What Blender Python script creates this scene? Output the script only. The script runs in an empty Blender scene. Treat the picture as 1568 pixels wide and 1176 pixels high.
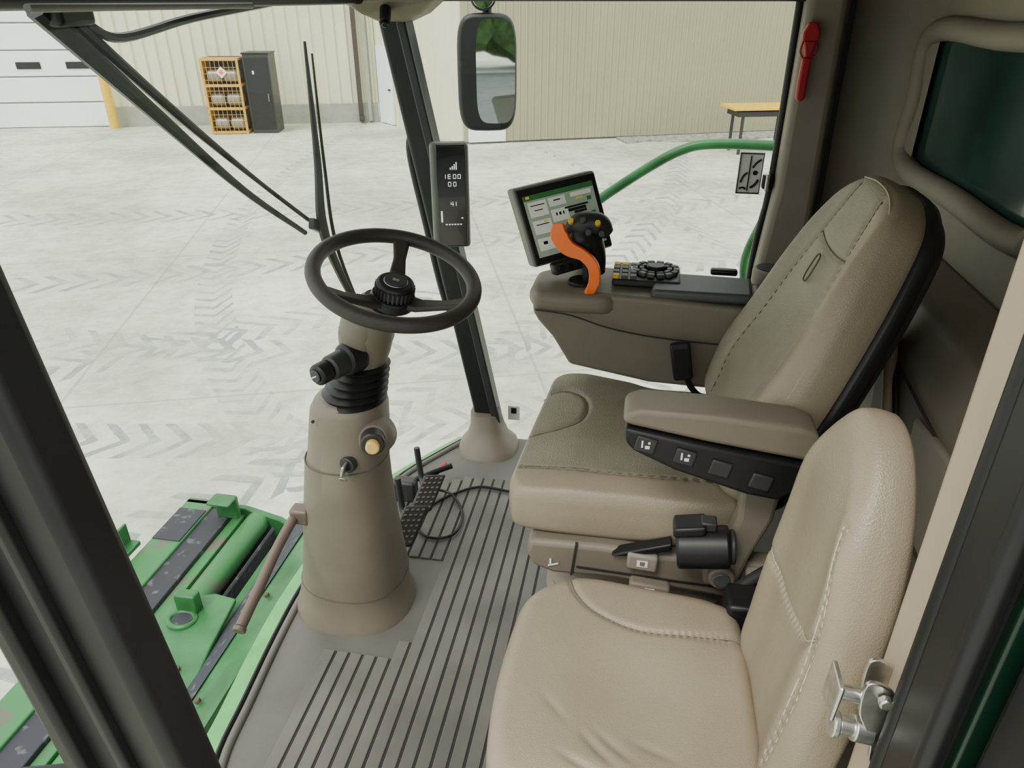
import bpy, math, random, bmesh
from mathutils import Vector, Matrix
random.seed(4)
D=bpy.data; S=bpy.context.scene; COL=S.collection
V=Vector
# ------------------------------------------------------------------ materials
def M(name,col,rough=.5,metal=0,var=.10,scale=12,bump=0,bscale=300,spec=.5,coat=0,emit=0,col2=None,thr=None):
    m=D.materials.new(name); m.use_nodes=True; nt=m.node_tree; N=nt.nodes; L=nt.links
    b=N['Principled BSDF']; b.inputs['Roughness'].default_value=rough; b.inputs['Metallic'].default_value=metal
    b.inputs['Specular IOR Level'].default_value=spec; b.inputs['Coat Weight'].default_value=coat
    tc=N.new('ShaderNodeTexCoord'); no=N.new('ShaderNodeTexNoise'); no.inputs['Scale'].default_value=scale; no.inputs['Detail'].default_value=6
    L.new(tc.outputs['Object'],no.inputs['Vector'])
    r=N.new('ShaderNodeValToRGB'); e=r.color_ramp.elements
    c=col
    if col2 is None:
        e[0].color=(c[0]*(1-var),c[1]*(1-var),c[2]*(1-var),1); e[1].color=(c[0]*(1+var),c[1]*(1+var),c[2]*(1+var),1); e[0].position=.3;e[1].position=.7
    else:
        e[0].color=(*c,1); e[1].color=(*col2,1); e[0].position=thr or .55; e[1].position=(thr or .55)+.08
    L.new(no.outputs['Fac'],r.inputs['Fac']); L.new(r.outputs['Color'],b.inputs['Base Color'])
    if emit:
        L.new(r.outputs['Color'],b.inputs['Emission Color']); b.inputs['Emission Strength'].default_value=emit
    if bump:
        vn=N.new('ShaderNodeTexVoronoi'); vn.inputs['Scale'].default_value=bscale; L.new(tc.outputs['Object'],vn.inputs['Vector'])
        bp=N.new('ShaderNodeBump'); bp.inputs['Strength'].default_value=bump; bp.inputs['Distance'].default_value=.002
        L.new(vn.outputs['Distance'],bp.inputs['Height']); L.new(bp.outputs['Normal'],b.inputs['Normal'])
    return m
leather=M('leather_beige_and_lit_side',(.290,.240,.172),.38,bump=.25,bscale=420,var=.08,scale=5,spec=.5)  # beige leather; also paints the lit near side of the operator seat
leather_d=M('leather_taupe',(.250,.222,.170),.45,bump=.45,bscale=330,var=.08)
stitch=M('stitch_thread',(.50,.44,.34),.7)
stitch_d=M('seam_dark',(.10,.085,.065),.8)  # dark colour for seams and panel lines
trim=M('trim_taupe_plastic',(.172,.146,.113),.48,bump=.15,bscale=900,var=.05)
trim_l=M('trim_beige_plastic',(.43,.34,.25),.5,var=.03)
trim_w=M('trim_wall',(.245,.212,.172),.6,var=.05)
matm=M('rubber_mat',(.130,.123,.112),.5,var=.20,scale=4,bump=.2,bscale=700)
ribm=M('rubber_rib',(.140,.131,.118),.48,var=.25,scale=5)
groove=M('rubber_groove',(.035,.034,.032),.8)
blk=M('black_plastic',(.010,.010,.011),.42,var=.2,spec=.4)
blk2=M('charcoal_plastic',(.026,.026,.028),.45,var=.15)
rub=M('black_rubber',(.009,.009,.010),.42,var=.3,spec=.4)
rimm=M('wheel_grip_rubber',(.035,.030,.026),.5,var=.2,bump=.2,bscale=600)
gloss=M('black_gloss',(.008,.008,.009),.15,coat=.3)
grey=M('grey_plastic',(.15,.15,.14),.5)
dgrey=M('dark_grey_pad',(.065,.07,.07),.5)
orange=M('orange_plastic',(.95,.17,.02),.35,var=.03)
red=M('red_plastic',(.40,.015,.025),.4)
yellow=M('yellow_paint',(.78,.48,.03),.45)
amber=M('amber_button',(.75,.48,.14),.3)
green=M('green_paint',(.030,.160,.048),.38,var=.35,scale=7)
green_r=M('green_paint_worn',(.045,.205,.065),.5,scale=9,col2=(.12,.13,.09),thr=.54)
green_lit=M('green_paint_lit',(.10,.42,.11),.4,var=.15)  # sill rim green with its lit brightness put into the colour
dirty=M('dirty_grime_steel',(.035,.037,.050),.7,scale=25,col2=(.11,.115,.12),thr=.58)
rust=M('rusty_steel',(.10,.072,.05),.8,scale=30)
dkgreen=M('dark_green_paint',(.005,.022,.012),.28)
zinc=M('zinc_steel',(.60,.60,.57),.34,metal=1,var=.22,scale=60)
steel=M('worn_rod_steel',(.16,.12,.10),.5,metal=.3)
white=M('white_ink',(.8,.8,.78),.5)
litw=M('display_digits',(.75,.8,.85),.5,emit=1.0,var=.01)
whitep=M('white_panel',(.86,.93,.94),.5,var=.03,scale=1)
tan=M('tan_corrugated',(.36,.340,.225),.5,var=.04,scale=1)
tan_l=M('cream_corrugated',(.72,.71,.53),.5,var=.03,scale=1)
plinth=M('concrete_plinth',(.34,.35,.30),.8,scale=4)
wood=M('dark_brown',(.06,.05,.045),.6)
cagey=M('cage_orange_paint',(.60,.34,.05),.5,col2=(.32,.15,.03),thr=.58)
cyl=M('gas_cylinder_steel',(.30,.30,.28),.35,metal=.5)
gravel=M('gravel',(.30,.29,.26),.9,var=.5,scale=9)
asph=M('asphalt',(.10,.105,.11),.8,var=.2,scale=2)
leaf=M('foliage',(.05,.11,.03),.8,var=.5,scale=3)
scr_bg=M('screen_light',(.28,.35,.27),.3,emit=.25); scr_w=M('screen_white',(.58,.62,.53),.3,emit=.3)
scr_k=M('screen_black',(.01,.01,.012),.12); scr_g=M('screen_green',(.03,.13,.04),.3,emit=.25); scr_y=M('screen_yellow',(.65,.50,.05),.3,emit=.3)
mirr=M('mirror_glass',(.80,.84,.86),.02,metal=1,var=0)
teal=M('tinted_rear_glass',(.024,.058,.052),.14,var=.5,scale=4,coat=.3)
def glass(name,tint,fac):
    m=D.materials.new(name); m.use_nodes=True; nt=m.node_tree; nt.nodes.clear()
    o=nt.nodes.new('ShaderNodeOutputMaterial'); t=nt.nodes.new('ShaderNodeBsdfTransparent'); g=nt.nodes.new('ShaderNodeBsdfGlossy')
    mx=nt.nodes.new('ShaderNodeMixShader'); mx.inputs[0].default_value=fac
    t.inputs[0].default_value=(*tint,1); g.inputs['Roughness'].default_value=.02
    nt.links.new(t.outputs[0],mx.inputs[1]); nt.links.new(g.outputs[0],mx.inputs[2]); nt.links.new(mx.outputs[0],o.inputs[0])
    return m
glz=glass('cab_glass',(.965,.995,.96),.018)
# ------------------------------------------------------------------ mesh helpers
def G(name):
    e=D.objects.new(name,None); e.empty_display_size=.1; COL.objects.link(e); return e
def mk(name,vs,fs,mat,par=None,smooth=True,bevel=0,sub=0,seg=3):
    me=D.meshes.new(name); me.from_pydata([tuple(v) for v in vs],[],fs); me.update()
    bm=bmesh.new(); bm.from_mesh(me); bmesh.ops.recalc_face_normals(bm,faces=bm.faces); bm.to_mesh(me); bm.free()
    me.materials.append(mat)
    ob=D.objects.new(name,me); COL.objects.link(ob)
    if par: ob.parent=par
    if bevel:
        b=ob.modifiers.new('b','BEVEL'); b.width=bevel; b.segments=seg; b.limit_method='ANGLE'; b.angle_limit=math.radians(35)
    if sub:
        s=ob.modifiers.new('s','SUBSURF'); s.levels=sub; s.render_levels=sub
    if smooth:
        for p in me.polygons: p.use_smooth=True
        if not sub:
            try: me.set_sharp_from_angle(angle=math.radians(40))
            except Exception: pass
    return ob
def obox(name,c,a,b,d,mat,par=None,bevel=.004):
    c,a,b,d=V(c),V(a)/2,V(b)/2,V(d)/2
    vs=[c+i*a+j*b+k*d for i in(-1,1) for j in(-1,1) for k in(-1,1)]
    fs=[(0,1,3,2),(4,6,7,5),(0,4,5,1),(2,3,7,6),(0,2,6,4),(1,5,7,3)]
    return mk(name,vs,fs,mat,par,bevel=bevel)
def box(name,x0,x1,y0,y1,z0,z1,mat,par=None,bevel=.004):
    return obox(name,((x0+x1)/2,(y0+y1)/2,(z0+z1)/2),(x1-x0,0,0),(0,y1-y0,0),(0,0,z1-z0),mat,par,bevel)
def prism(name,pts,ext,mat,par=None,bevel=.004,seg=3):
    n=len(pts); e=V(ext); P=[V(p) for p in pts]
    vs=P+[p+e for p in P]
    fs=[tuple(range(n)),tuple(range(2*n-1,n-1,-1))]+[(i,(i+1)%n,(i+1)%n+n,i+n) for i in range(n)]
    return mk(name,vs,fs,mat,par,bevel=bevel,seg=seg)
def xz(pts,y): return [(p[0],y,p[1]) for p in pts]
def xy(pts,z): return [(p[0],p[1],z) for p in pts]
def cat(pts,n=8,closed=False):
    P=[V(p) for p in pts]; m=len(P); out=[]
    if m<3: return P
    rng=range(m) if closed else range(m-1)
    for i in rng:
        p1,p2=P[i],P[(i+1)%m]
        p0=P[i-1] if (closed or i>0) else p1*2-p2
        p3=P[(i+2)%m] if (closed or i+2<m) else p2*2-p1
        for k in range(n):
            t=k/n
            out.append(.5*((2*p1)+(p2-p0)*t+(2*p0-5*p1+4*p2-p3)*t*t+(3*p1-p0-3*p2+p3)*t**3))
    if not closed: out.append(P[-1])
    return out
def tube(name,pts,r,mat,par=None,closed=False,sm=6,seg=12,flat=None):
    P=cat(pts,sm,closed) if sm>1 else [V(p) for p in pts]
    n=len(P)
    def rad(i):
        if isinstance(r,(list,tuple)):
            t=i/(n-1)*(len(r)-1); k=min(int(t),len(r)-2); return r[k]+(r[k+1]-r[k])*(t-k)
        return r
    T=[]
    for i in range(n):
        a=P[i-1] if (i>0 or closed) else P[i]; b=P[(i+1)%n] if (i<n-1 or closed) else P[i]
        T.append((b-a).normalized())
    u=T[0].orthogonal().normalized(); vs=[]
    for i in range(n):
        u=(u-T[i]*u.dot(T[i])).normalized(); w=T[i].cross(u)
        for k in range(seg):
            a=2*math.pi*k/seg; vs.append(P[i]+(u*math.cos(a)+w*math.sin(a))*rad(i))
    fs=[]
    for i in range(n if closed else n-1):
        for k in range(seg):
            j=(i+1)%n
            fs.append((i*seg+k,i*seg+(k+1)%seg,j*seg+(k+1)%seg,j*seg+k))
    if not closed: fs+= [tuple(range(seg-1,-1,-1)),tuple(range((n-1)*seg,n*seg))]
    return mk(name,vs,fs,mat,par)
def cylr(name,a,b,r,mat,par=None,bevel=.002,seg=32,r2=None):
    a,b=V(a),V(b); t=(b-a).normalized(); u=t.orthogonal().normalized(); w=t.cross(u); r2=r if r2 is None else r2
    vs=[a+(u*math.cos(2*math.pi*k/seg)+w*math.sin(2*math.pi*k/seg))*r for k in range(seg)]
    vs+=[b+(u*math.cos(2*math.pi*k/seg)+w*math.sin(2*math.pi*k/seg))*r2 for k in range(seg)]
    fs=[(k,(k+1)%seg,(k+1)%seg+seg,k+seg) for k in range(seg)]+[tuple(range(seg)),tuple(range(2*seg-1,seg-1,-1))]
    return mk(name,vs,fs,mat,par,bevel=bevel,seg=2)
def loft(name,secs,mat,par=None,seg=48,exp=2.0,sub=0,axis=None):
    vs=[];n=len(secs)
    for (cx,cy,cz,rx,ry) in secs:
        for k in range(seg):
            a=2*math.pi*k/seg; c,s=math.cos(a),math.sin(a)
            vs.append((cx+rx*math.copysign(abs(c)**(2/exp),c),cy+ry*math.copysign(abs(s)**(2/exp),s),cz))
    fs=[(i*seg+k,i*seg+(k+1)%seg,(i+1)*seg+(k+1)%seg,(i+1)*seg+k) for i in range(n-1) for k in range(seg)]
    fs+=[tuple(range(seg-1,-1,-1)),tuple(range((n-1)*seg,n*seg))]
    return mk(name,vs,fs,mat,par,sub=sub)
def cushion(name,outline,O,u,v,n,th,mat,par,seams=(),hf=None,seam_r=.0013,seam_mat=None,edge=.10,dome=.012,groove_d=.006,grain=60,mat2=None,m2f=None,dbl=()):
    """upholstered pad: outline (u,v) closed, lofted through inset rings to a domed top"""
    O,u,v,n=V(O),V(u).normalized(),V(v).normalized(),V(n).normalized()
    C=cat([(p[0],p[1],0) for p in outline],max(4,int(200/len(outline))),True); m=len(C)
    cx=sum(p.x for p in C)/m; cy=sum(p.y for p in C)/m
    prof=[(.0,0.0),(.6,0),(.93,0.0),(.975,.06),(.995,.16),(1.0,.3)]
    for k in range(1,6): prof.append((1.0+.006*math.sin(k/5*3.1416),.3+.42*k/5))
    for k in range(1,9):
        a=k/8*math.pi/2; prof.append((1-edge*(1-math.cos(a)),.72+.28*math.sin(a)))
    for k in range(1,grain+1):
        s=(1-edge)*(1-k/grain); prof.append((max(s,.0),1.0))
    sl=[[V((a[0],a[1],0)) for a in cat([(q[0],q[1],0) for q in s],8)] for s in seams]
    def dseam(p):
        best=9
        for s in sl:
            for q in s:
                d=(q.x-p.x)**2+(q.y-p.y)**2
                if d<best: best=d
        return math.sqrt(best)
    vs=[];top=[];par_uv=[]
    nr=len(prof)
    for j,(s,h) in enumerate(prof):
        for p in C:
            q=V((cx+(p.x-cx)*s,cy+(p.y-cy)*s,0)); hh=h*th
            if h>=.72:
                w=(h-.72)/.28
                hh+=w*dome*(1-min(1,s)**2)
                if hf: hh+=w*hf(q.x,q.y)
                if sl:
                    d=dseam(q); hh-=w*groove_d*math.exp(-(d/.007)**2)
            pt=O+u*q.x+v*q.y+n*hh
            vs.append(pt); par_uv.append((q.x,q.y,hh))
            if h>=.72: top.append((q.x,q.y,pt))
    fs=[(i*m+k,i*m+(k+1)%m,(i+1)*m+(k+1)%m,(i+1)*m+k) for i in range(nr-1) for k in range(m)]
    me=D.meshes.new(name); me.from_pydata([tuple(q) for q in vs],[],fs); me.materials.append(mat)
    if mat2:
        me.materials.append(mat2)
        for p in me.polygons:
            cu=sum(par_uv[i][0] for i in p.vertices)/4; cv=sum(par_uv[i][1] for i in p.vertices)/4
            if m2f(cu,cv): p.material_index=1
    ob=D.objects.new(name,me); COL.objects.link(ob); ob.parent=par
    bm=bmesh.new(); bm.from_mesh(me); bmesh.ops.remove_doubles(bm,verts=bm.verts,dist=.0002); bmesh.ops.recalc_face_normals(bm,faces=bm.faces)
    for f in bm.faces: f.smooth=True
    bm.to_mesh(me); bm.free()
    for i,s in enumerate(sl):
        offs=(-.0055,.0055) if i in dbl else (0,)
        for o_ in offs:
            P=[]
            for k_ in range(0,len(s),2):
                q=s[k_]; t_=(s[min(k_+1,len(s)-1)]-s[max(k_-1,0)]).normalized(); q=q+V((-t_.y,t_.x,0))*o_
                near=sorted(top,key=lambda t:(t[0]-q.x)**2+(t[1]-q.y)**2)[:4]
                hgt=sum((b[2]-O).dot(n) for b in near)/4
                P.append(O+u*q.x+v*q.y+n*(hgt+.0004))
            tube(name+'_stitch_%d'%i,P,seam_r,seam_mat or stitch,par,sm=3,seg=6)
    return ob
# ================================================================== GROUND & YARD
def ground_mat():
    m=D.materials.new('yard_concrete'); m.use_nodes=True; nt=m.node_tree; N=nt.nodes; L=nt.links; b=N['Principled BSDF']
    b.inputs['Roughness'].default_value=.75
    tc=N.new('ShaderNodeTexCoord'); mp=N.new('ShaderNodeMapping'); mp.inputs['Rotation'].default_value=(0,0,math.radians(-19)); L.new(tc.outputs['Object'],mp.inputs['Vector'])
    def math_(op,a,bb=None,clamp=False):
        n=N.new('ShaderNodeMath'); n.operation=op; n.use_clamp=clamp
        for i,x in enumerate((a,bb)):
            if x is None: continue
            if isinstance(x,(int,float)): n.inputs[i].default_value=x
            else: L.new(x,n.inputs[i])
        return n.outputs[0]
    def noise(sc,det=5,rough=.6,vec=None):
        n=N.new('ShaderNodeTexNoise'); n.inputs['Scale'].default_value=sc; n.inputs['Detail'].default_value=det; n.inputs['Roughness'].default_value=rough
        L.new(vec or mp.outputs[0],n.inputs['Vector']); return n.outputs['Fac']
    r=N.new('ShaderNodeValToRGB'); L.new(noise(.4,9,.68),r.inputs['Fac']); e=r.color_ramp.elements
    e[0].position=.36; e[0].color=(.43,.445,.365,1); e[1].position=.62; e[1].color=(.70,.715,.60,1)
    r2=N.new('ShaderNodeValToRGB'); L.new(noise(4,9,.75),r2.inputs['Fac']); r2.color_ramp.elements[0].position=.34; r2.color_ramp.elements[0].color=(.74,.74,.74,1); r2.color_ramp.elements[1].position=.55
    sp=N.new('ShaderNodeSeparateXYZ'); L.new(mp.outputs[0],sp.inputs[0]); X,Y=sp.outputs[0],sp.outputs[1]
    def joint(c,off):
        t=math_('FRACT',math_('DIVIDE',math_('ADD',c,off+1000*4.6),4.6)); d=math_('ABSOLUTE',math_('SUBTRACT',t,.5))
        return math_('LESS_THAN',d,.0035)
    J=math_('MAXIMUM',joint(X,1.0),joint(Y,.4))
    dist=noise(3,3)
    masks=None
    for (ang,off,curv,wid,fr) in [(12,1.0,.05,.26,8),(10,2.2,.04,.26,8),(-28,-1.5,-.06,.24,9),(25,4.6,.03,.30,7),(-12,7.0,.03,.30,7),(40,-4.2,.05,.28,8),(5,10.5,.02,.35,6),(-50,2.5,.05,.26,9),(18,3.6,.02,.28,8),(33,8.5,-.02,.35,7),(0,13.5,.01,.4,6),(-8,5.4,.04,.28,8)]:
        a=math.radians(ang); c,s=math.cos(a),math.sin(a)
        xx=math_('ADD',math_('MULTIPLY',X,c),math_('MULTIPLY',Y,s))
        yy=math_('ADD',math_('MULTIPLY',X,-s),math_('MULTIPLY',Y,c))
        yy=math_('SUBTRACT',yy,math_('MULTIPLY',math_('MULTIPLY',math_('ADD',xx,3),math_('ADD',xx,3)),curv))
        yy=math_('ABSOLUTE',math_('SUBTRACT',yy,off))
        band=math_('LESS_THAN',yy,wid)
        ch=math_('SINE',math_('MULTIPLY',math_('ADD',math_('ADD',xx,math_('MULTIPLY',yy,.9)),math_('MULTIPLY',dist,.10)),2*math.pi*fr/2.2))
        chm=math_('GREATER_THAN',ch,.45)
        k=math_('MULTIPLY',band,math_('ADD',math_('MULTIPLY',chm,.88),.12))
        masks=k if masks is None else math_('MAXIMUM',masks,k)
    wear=math_('MULTIPLY',math_('SUBTRACT',noise(.8,7,.8),.38),5.0,True)
    masks=math_('MULTIPLY',masks,wear)
    mx=N.new('ShaderNodeMix'); mx.data_type='RGBA'; mx.blend_type='MULTIPLY'; mx.inputs[0].default_value=1; L.new(r.outputs[0],mx.inputs[6]); L.new(r2.outputs[0],mx.inputs[7])
    m2=N.new('ShaderNodeMix'); m2.data_type='RGBA'; L.new(math_('MULTIPLY',masks,.85),m2.inputs[0]); L.new(mx.outputs[2],m2.inputs[6]); m2.inputs[7].default_value=(.21,.24,.225,1)
    m3=N.new('ShaderNodeMix'); m3.data_type='RGBA'; L.new(math_('MULTIPLY',J,.5),m3.inputs[0]); L.new(m2.outputs[2],m3.inputs[6]); m3.inputs[7].default_value=(.24,.25,.22,1)
    L.new(m3.outputs[2],b.inputs['Base Color'])
    return m
mk('ground',[(-60,-60,-1.9),(60,-60,-1.9),(60,60,-1.9),(-60,60,-1.9)],[(0,1,2,3)],ground_mat(),smooth=False)
prism('asphalt_road',[(-40,-34,-1.899),(40,-34,-1.899),(30,-7,-1.899),(-30,-12,-1.899)],(0,0,.012),asph,bevel=0)
tl=G('tree_line')
for i in range(16):
    x_=-20+i*3+random.random(); y_=-38+random.random()*3; r_=1.8+random.random()*1.3
    bm=bmesh.new(); bmesh.ops.create_icosphere(bm,subdivisions=3,radius=r_)
    for v_ in bm.verts: v_.co*=1+.18*math.sin(5*v_.co.x+i)*math.sin(4*v_.co.z)+random.random()*.10
    me=D.meshes.new('crown'); bm.to_mesh(me); bm.free(); me.materials.append(leaf); ob=D.objects.new('crown',me); ob.location=(x_,y_,-1.9+r_*1.15); ob.parent=tl; COL.objects.link(ob)
    cylr('trunk',(x_,y_,-1.9),(x_,y_,-.6),.16,wood,tl)
def wall(name,p0,p1,z0,z1,pitch,depth,mat):
    p0,p1=V((*p0,0)),V((*p1,0)); t=(p1-p0).normalized(); Lh=(p1-p0).length; n=V((t.y,-t.x,0))
    prof=[];x=0
    while x<Lh:
        for a,b in ((0,0),(.62,0),(.72,1),(.90,1)):
            prof.append((min(x+a*pitch,Lh),b*depth))
        x+=pitch
    prof.append((Lh,0)); k=len(prof)
    vs=[p0+t*a+n*b+V((0,0,z0)) for a,b in prof]+[p0+t*a+n*b+V((0,0,z1)) for a,b in prof]
    vs+=[p0-n*.3+V((0,0,z0)),p1-n*.3+V((0,0,z0)),p0-n*.3+V((0,0,z1)),p1-n*.3+V((0,0,z1))]
    fs=[(i,i+1,i+1+k,i+k) for i in range(k-1)]+[(2*k,2*k+1,2*k+3,2*k+2)]
    return mk(name,vs,fs,mat,smooth=False)
def onwall(p0,p1,s,off=0):
    p0,p1=V((*p0,0)),V((*p1,0)); t=(p1-p0).normalized(); return p0+t*s+V((t.y,-t.x,0))*off, t, V((t.y,-t.x,0))
A0,A1=(-25.0,17.6),(-8.2,22.8)
GA=(-15.75,20.46)
wall('wall_far_left',GA,A1,-1.35,6,.34,.06,tan_l)
c,t,n=onwall(GA,A1,3.95,0); obox('wall_plinth',c+V((0,0,-1.62)),t*7.85,n*.16,V((0,0,.56)),plinth,bevel=.01)
gd=G('garage_door')
c,t,n=onwall(A0,GA,4.8,-.06)
for i in range(7):
    obox('door_panel_%d'%i,c+V((0,0,-1.9+.35+i*.7)),t*9.6,n*.08,V((0,0,.665)),whitep,gd,bevel=.02)
obox('door_backing',c-n*.06+V((0,0,.5)),t*9.6,n*.04,V((0,0,4.8)),plinth,gd,0)
for s in (9.10,7.75,6.35):
    c2,t,n=onwall(A0,GA,s,.0); obox('door_window',c2+V((0,0,-.20)),t*.66,n*.03,V((0,0,.19)),blk,gd,bevel=.05)
c,t,n=onwall(A0,GA,9.68,.02); obox('door_jamb',c+V((0,0,1.6)),t*.2,n*.14,V((0,0,7)),whitep,gd)
bol=G('safety_bollard'); c=V((-15.50,20.15,0)); cylr('post',c+V((0,0,-1.9)),c+V((0,0,-.45)),.13,yellow,bol)
loft('cap',[(c.x,c.y,-.45,.13,.13),(c.x,c.y,-.40,.09,.09),(c.x,c.y,-.38,.03,.03)],yellow,bol)
wall('wall_return',A1,(-4.7,19.45),-1.9,6,.30,.03,tan_l)
c,t,n=onwall(A1,(-4.7,19.45),.62,.04)
dr=G('door_1'); obox('leaf',c+V((0,0,-.8)),t*.9,n*.06,V((0,0,2.15)),whitep,dr); obox('handle',c+t*.3+n*.05+V((0,0,-.9)),t*.1,n*.05,V((0,0,.04)),blk,dr)
B0,B1=(-4.7,19.35),(7.5,24.6)
wall('wall_far_right',B0,B1,-1.85,6,.19,.04,tan)
c,t,n=onwall(B0,B1,.62,.04); dr=G('door_2'); obox('leaf',c+V((0,0,-.75)),t*1.0,n*.06,V((0,0,2.2)),whitep,dr); obox('handle',c+t*.35+n*.05+V((0,0,-.9)),t*.1,n*.05,V((0,0,.04)),blk,dr)
dp=G('downpipe')
c,t,n=onwall(GA,A1,7.35,.14); obox('pipe',c+V((0,0,2)),t*.13,n*.12,V((0,0,7.7)),wood,dp); obox('pipe_box',c+t*.28+V((0,0,2)),t*.10,n*.1,V((0,0,7.7)),plinth,dp); obox('outlet',c+t*.02+n*.12+V((0,0,-1.75)),t*.13,n*.3,V((0,0,.1)),wood,dp)
c0,t,n=onwall(B0,B1,4.2,.5)
gs=[]
for i in range(13):
    gs.append(c0+t*(i*.7)+n*(.1+.35*random.random()+.2*math.sin(i/12*3.14)))
gs+= [c0+t*9-n*.35,c0-n*.35]
prism('gravel_strip',[(p.x,p.y,-1.9) for p in gs],(0,0,.05),gravel,bevel=0)
# gas cage
cg=G('gas_cylinder_cage'); t=V((.97,.24,0)).normalized(); n=V((.24,-.97,0)).normalized(); w_,d_,h_=.96,.7,1.98
b0=V((-12.22,20.35,0))
for a in (0,1):
    for bq in (0,1):
        q=b0+t*w_*a+n*d_*bq; obox('post_%d%d'%(a,bq),q+V((0,0,-1.9+h_/2)),t*.06,n*.06,V((0,0,h_)),cagey,cg)
for z in (.05,.68,1.28,1.94):
    obox('rail_f',b0+t*w_/2+n*d_+V((0,0,-1.9+z)),t*w_,n*.05,V((0,0,.07)),cagey,cg)
    obox('shelf',b0+t*w_/2+n*d_/2+V((0,0,-1.9+z)),t*w_,n*d_,V((0,0,.03)),cagey,cg)
    for a in (0,1): obox('rail_s',b0+t*w_*a+n*d_/2+V((0,0,-1.9+z)),t*.05,n*d_,V((0,0,.06)),cagey,cg)
for i in range(1,8): obox('mesh_bar',b0+t*w_*i/8+n*d_+V((0,0,-1.9+h_/2)),t*.010,n*.010,V((0,0,h_)),cagey,cg,0)
for z in (.2,.36,.52,.84,1.0,1.14,1.42,1.58,1.74): obox('mesh_wire',b0+t*w_/2+n*d_+V((0,0,-1.9+z)),t*w_,n*.010,V((0,0,.010)),cagey,cg,0)
obox('side_panel',b0+n*d_/2+V((0,0,-1.9+h_/2)),t*.02,n*d_,V((0,0,h_)),cagey,cg)
obox('back_panel',b0+t*w_/2+V((0,0,-1.9+h_/2)),t*w_,n*.02,V((0,0,h_)),wood,cg)
for z in (.24,.87,1.48):
    a=b0+t*.08+n*(d_-.2)+V((0,0,-1.9+z+.04)); cylr('cylinder',a,a+t*.38,.17,cyl,cg,bevel=.05); cylr('cylinder',a+t*.43,a+t*.82,.17,cyl,cg,bevel=.05)
    a=a+n*-.30; cylr('cylinder_rear',a,a+t*.82,.15,cyl,cg,bevel=.04)
c=b0+t*.52+n*(d_+.05)+V((0,0,-1.9+1.62)); obox('hazard_sign',c,(t+V((0,0,1)))*.15,(V((0,0,1))-t)*.15,n*.01,white,cg,0); obox('hazard_mark',c+n*.008,(t+V((0,0,1)))*.07,(V((0,0,1))-t)*.07,n*.01,orange,cg,0)
cb=G('storage_cabinet'); q=V((-11.14,20.62,0)); obox('body',q+t*.33+n*.2+V((0,0,-1.9+1.03)),t*.70,n*.8,V((0,0,2.06)),blk2,cb,.01)
obox('door_leaf',q+t*.33+n*.605+V((0,0,-1.9+1.05)),t*.62,n*.02,V((0,0,1.88)),blk,cb,.01); obox('handle',q+t*.55+n*.63+V((0,0,-.95)),t*.03,n*.03,V((0,0,.2)),grey,cb); obox('top_lid',q+t*.33+n*.2+V((0,0,-1.9+2.08)),t*.74,n*.84,V((0,0,.04)),blk,cb)
obox('label',q+t*.22+n*.62+V((0,0,-.30)),t*.05,n*.006,V((0,0,.09)),white,cb,0)
tb=G('platform_table'); q=V((2.1,19.4,0)); t=V((.95,.3,0)).normalized(); n=V((.3,-.95,0)).normalized()
obox('deck',q+t*1.1+V((0,0,-.83)),t*2.6,n*.9,V((0,0,.07)),yellow,tb,.01); obox('frame',q+t*1.1+V((0,0,-.96)),t*2.3,n*.7,V((0,0,.12)),blk2,tb,.01)
for a in (.1,1.3,2.3):
    for bb in (-.3,.3): obox('leg',q+t*a+n*bb+V((0,0,-1.43)),t*.06,n*.06,V((0,0,.94)),blk2,tb)
# ================================================================== CAB FLOOR
edge=[(-.60,.50),(-.74,.68),(-.82,.89),(-.84,1.06),(-.86,1.28),(-.865,1.47),(-.845,1.71),(-.765,2.0),(-.66,2.19),(-.56,2.34)]
ec=[(p.x,p.y) for p in cat([(a,b,0) for a,b in edge],5)]
floor_poly=ec+[(.74,2.36),(.74,.50)]
prism('floor',xy(floor_poly,-.06),(0,0,.06),matm,bevel=.004)
rg=G('rubber_floor_mat')
tube('mat_border',[(a+.012,b,.003) for a,b in ec],.010,matm,rg,sm=1,seg=10)
k=0; x=-.715
while x<-.02:
    far=1.24 if x<-.56 else (2.06 if x>-.50 else 1.22)
    if -.56<=x<=-.50: far=1.30
    y0=.52+ (.2 if x<-.70 else 0)
    if x>-.20: far=1.2
    box('rib_%d'%k,x,x+.030,y0,far,0,.005,ribm,rg,.002); box('groove_%d'%k,x+.0312,x+.0348,y0,far,0,.0015,groove,rg,0)
    if x<-.50: 
        yf=min(2.06,1.95+.11*(x+.72)/.2)
        box('ribb_%d'%k,x,x+.030,1.62,yf,0,.005,ribm,rg,.002); box('grooveb_%d'%k,x+.0312,x+.0348,1.62,yf,0,.0015,groove,rg,0)
    x+=.0365;k+=1
lp=G('cab_front_sill')
o=[];i_=[]
for a,b in ec: i_.append((a-.012,b)); o.append((a-.070,b+ (b-1.42)*.03))
n_=len(o); vs=xy(i_,-.015)+xy(o,-.035)+xy(o,-.14)+xy(i_,-.14)
fs=[(j*n_+i,j*n_+i+1,((j+1)%4)*n_+i+1,((j+1)%4)*n_+i) for j in range(4) for i in range(n_-1)]
mk('sill_rim',vs,fs,green_lit,lp,smooth=False)
tube('glass_seal',[(a-.008,b,.0) for a,b in ec],.006,rub,lp,sm=1,seg=8)
def glz_x(a,z,b): return a-.012-.05*z
vs=[];H=6
for h in range(H+1):
    z=.01+1.47*h/H
    for a,b in ec: vs.append((glz_x(a,z,b),b,z))
m_=len(ec); fs=[(h*m_+i,h*m_+i+1,(h+1)*m_+i+1,(h+1)*m_+i) for h in range(H) for i in range(m_-1)]
mk('window_1',vs,fs,glz)
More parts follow.
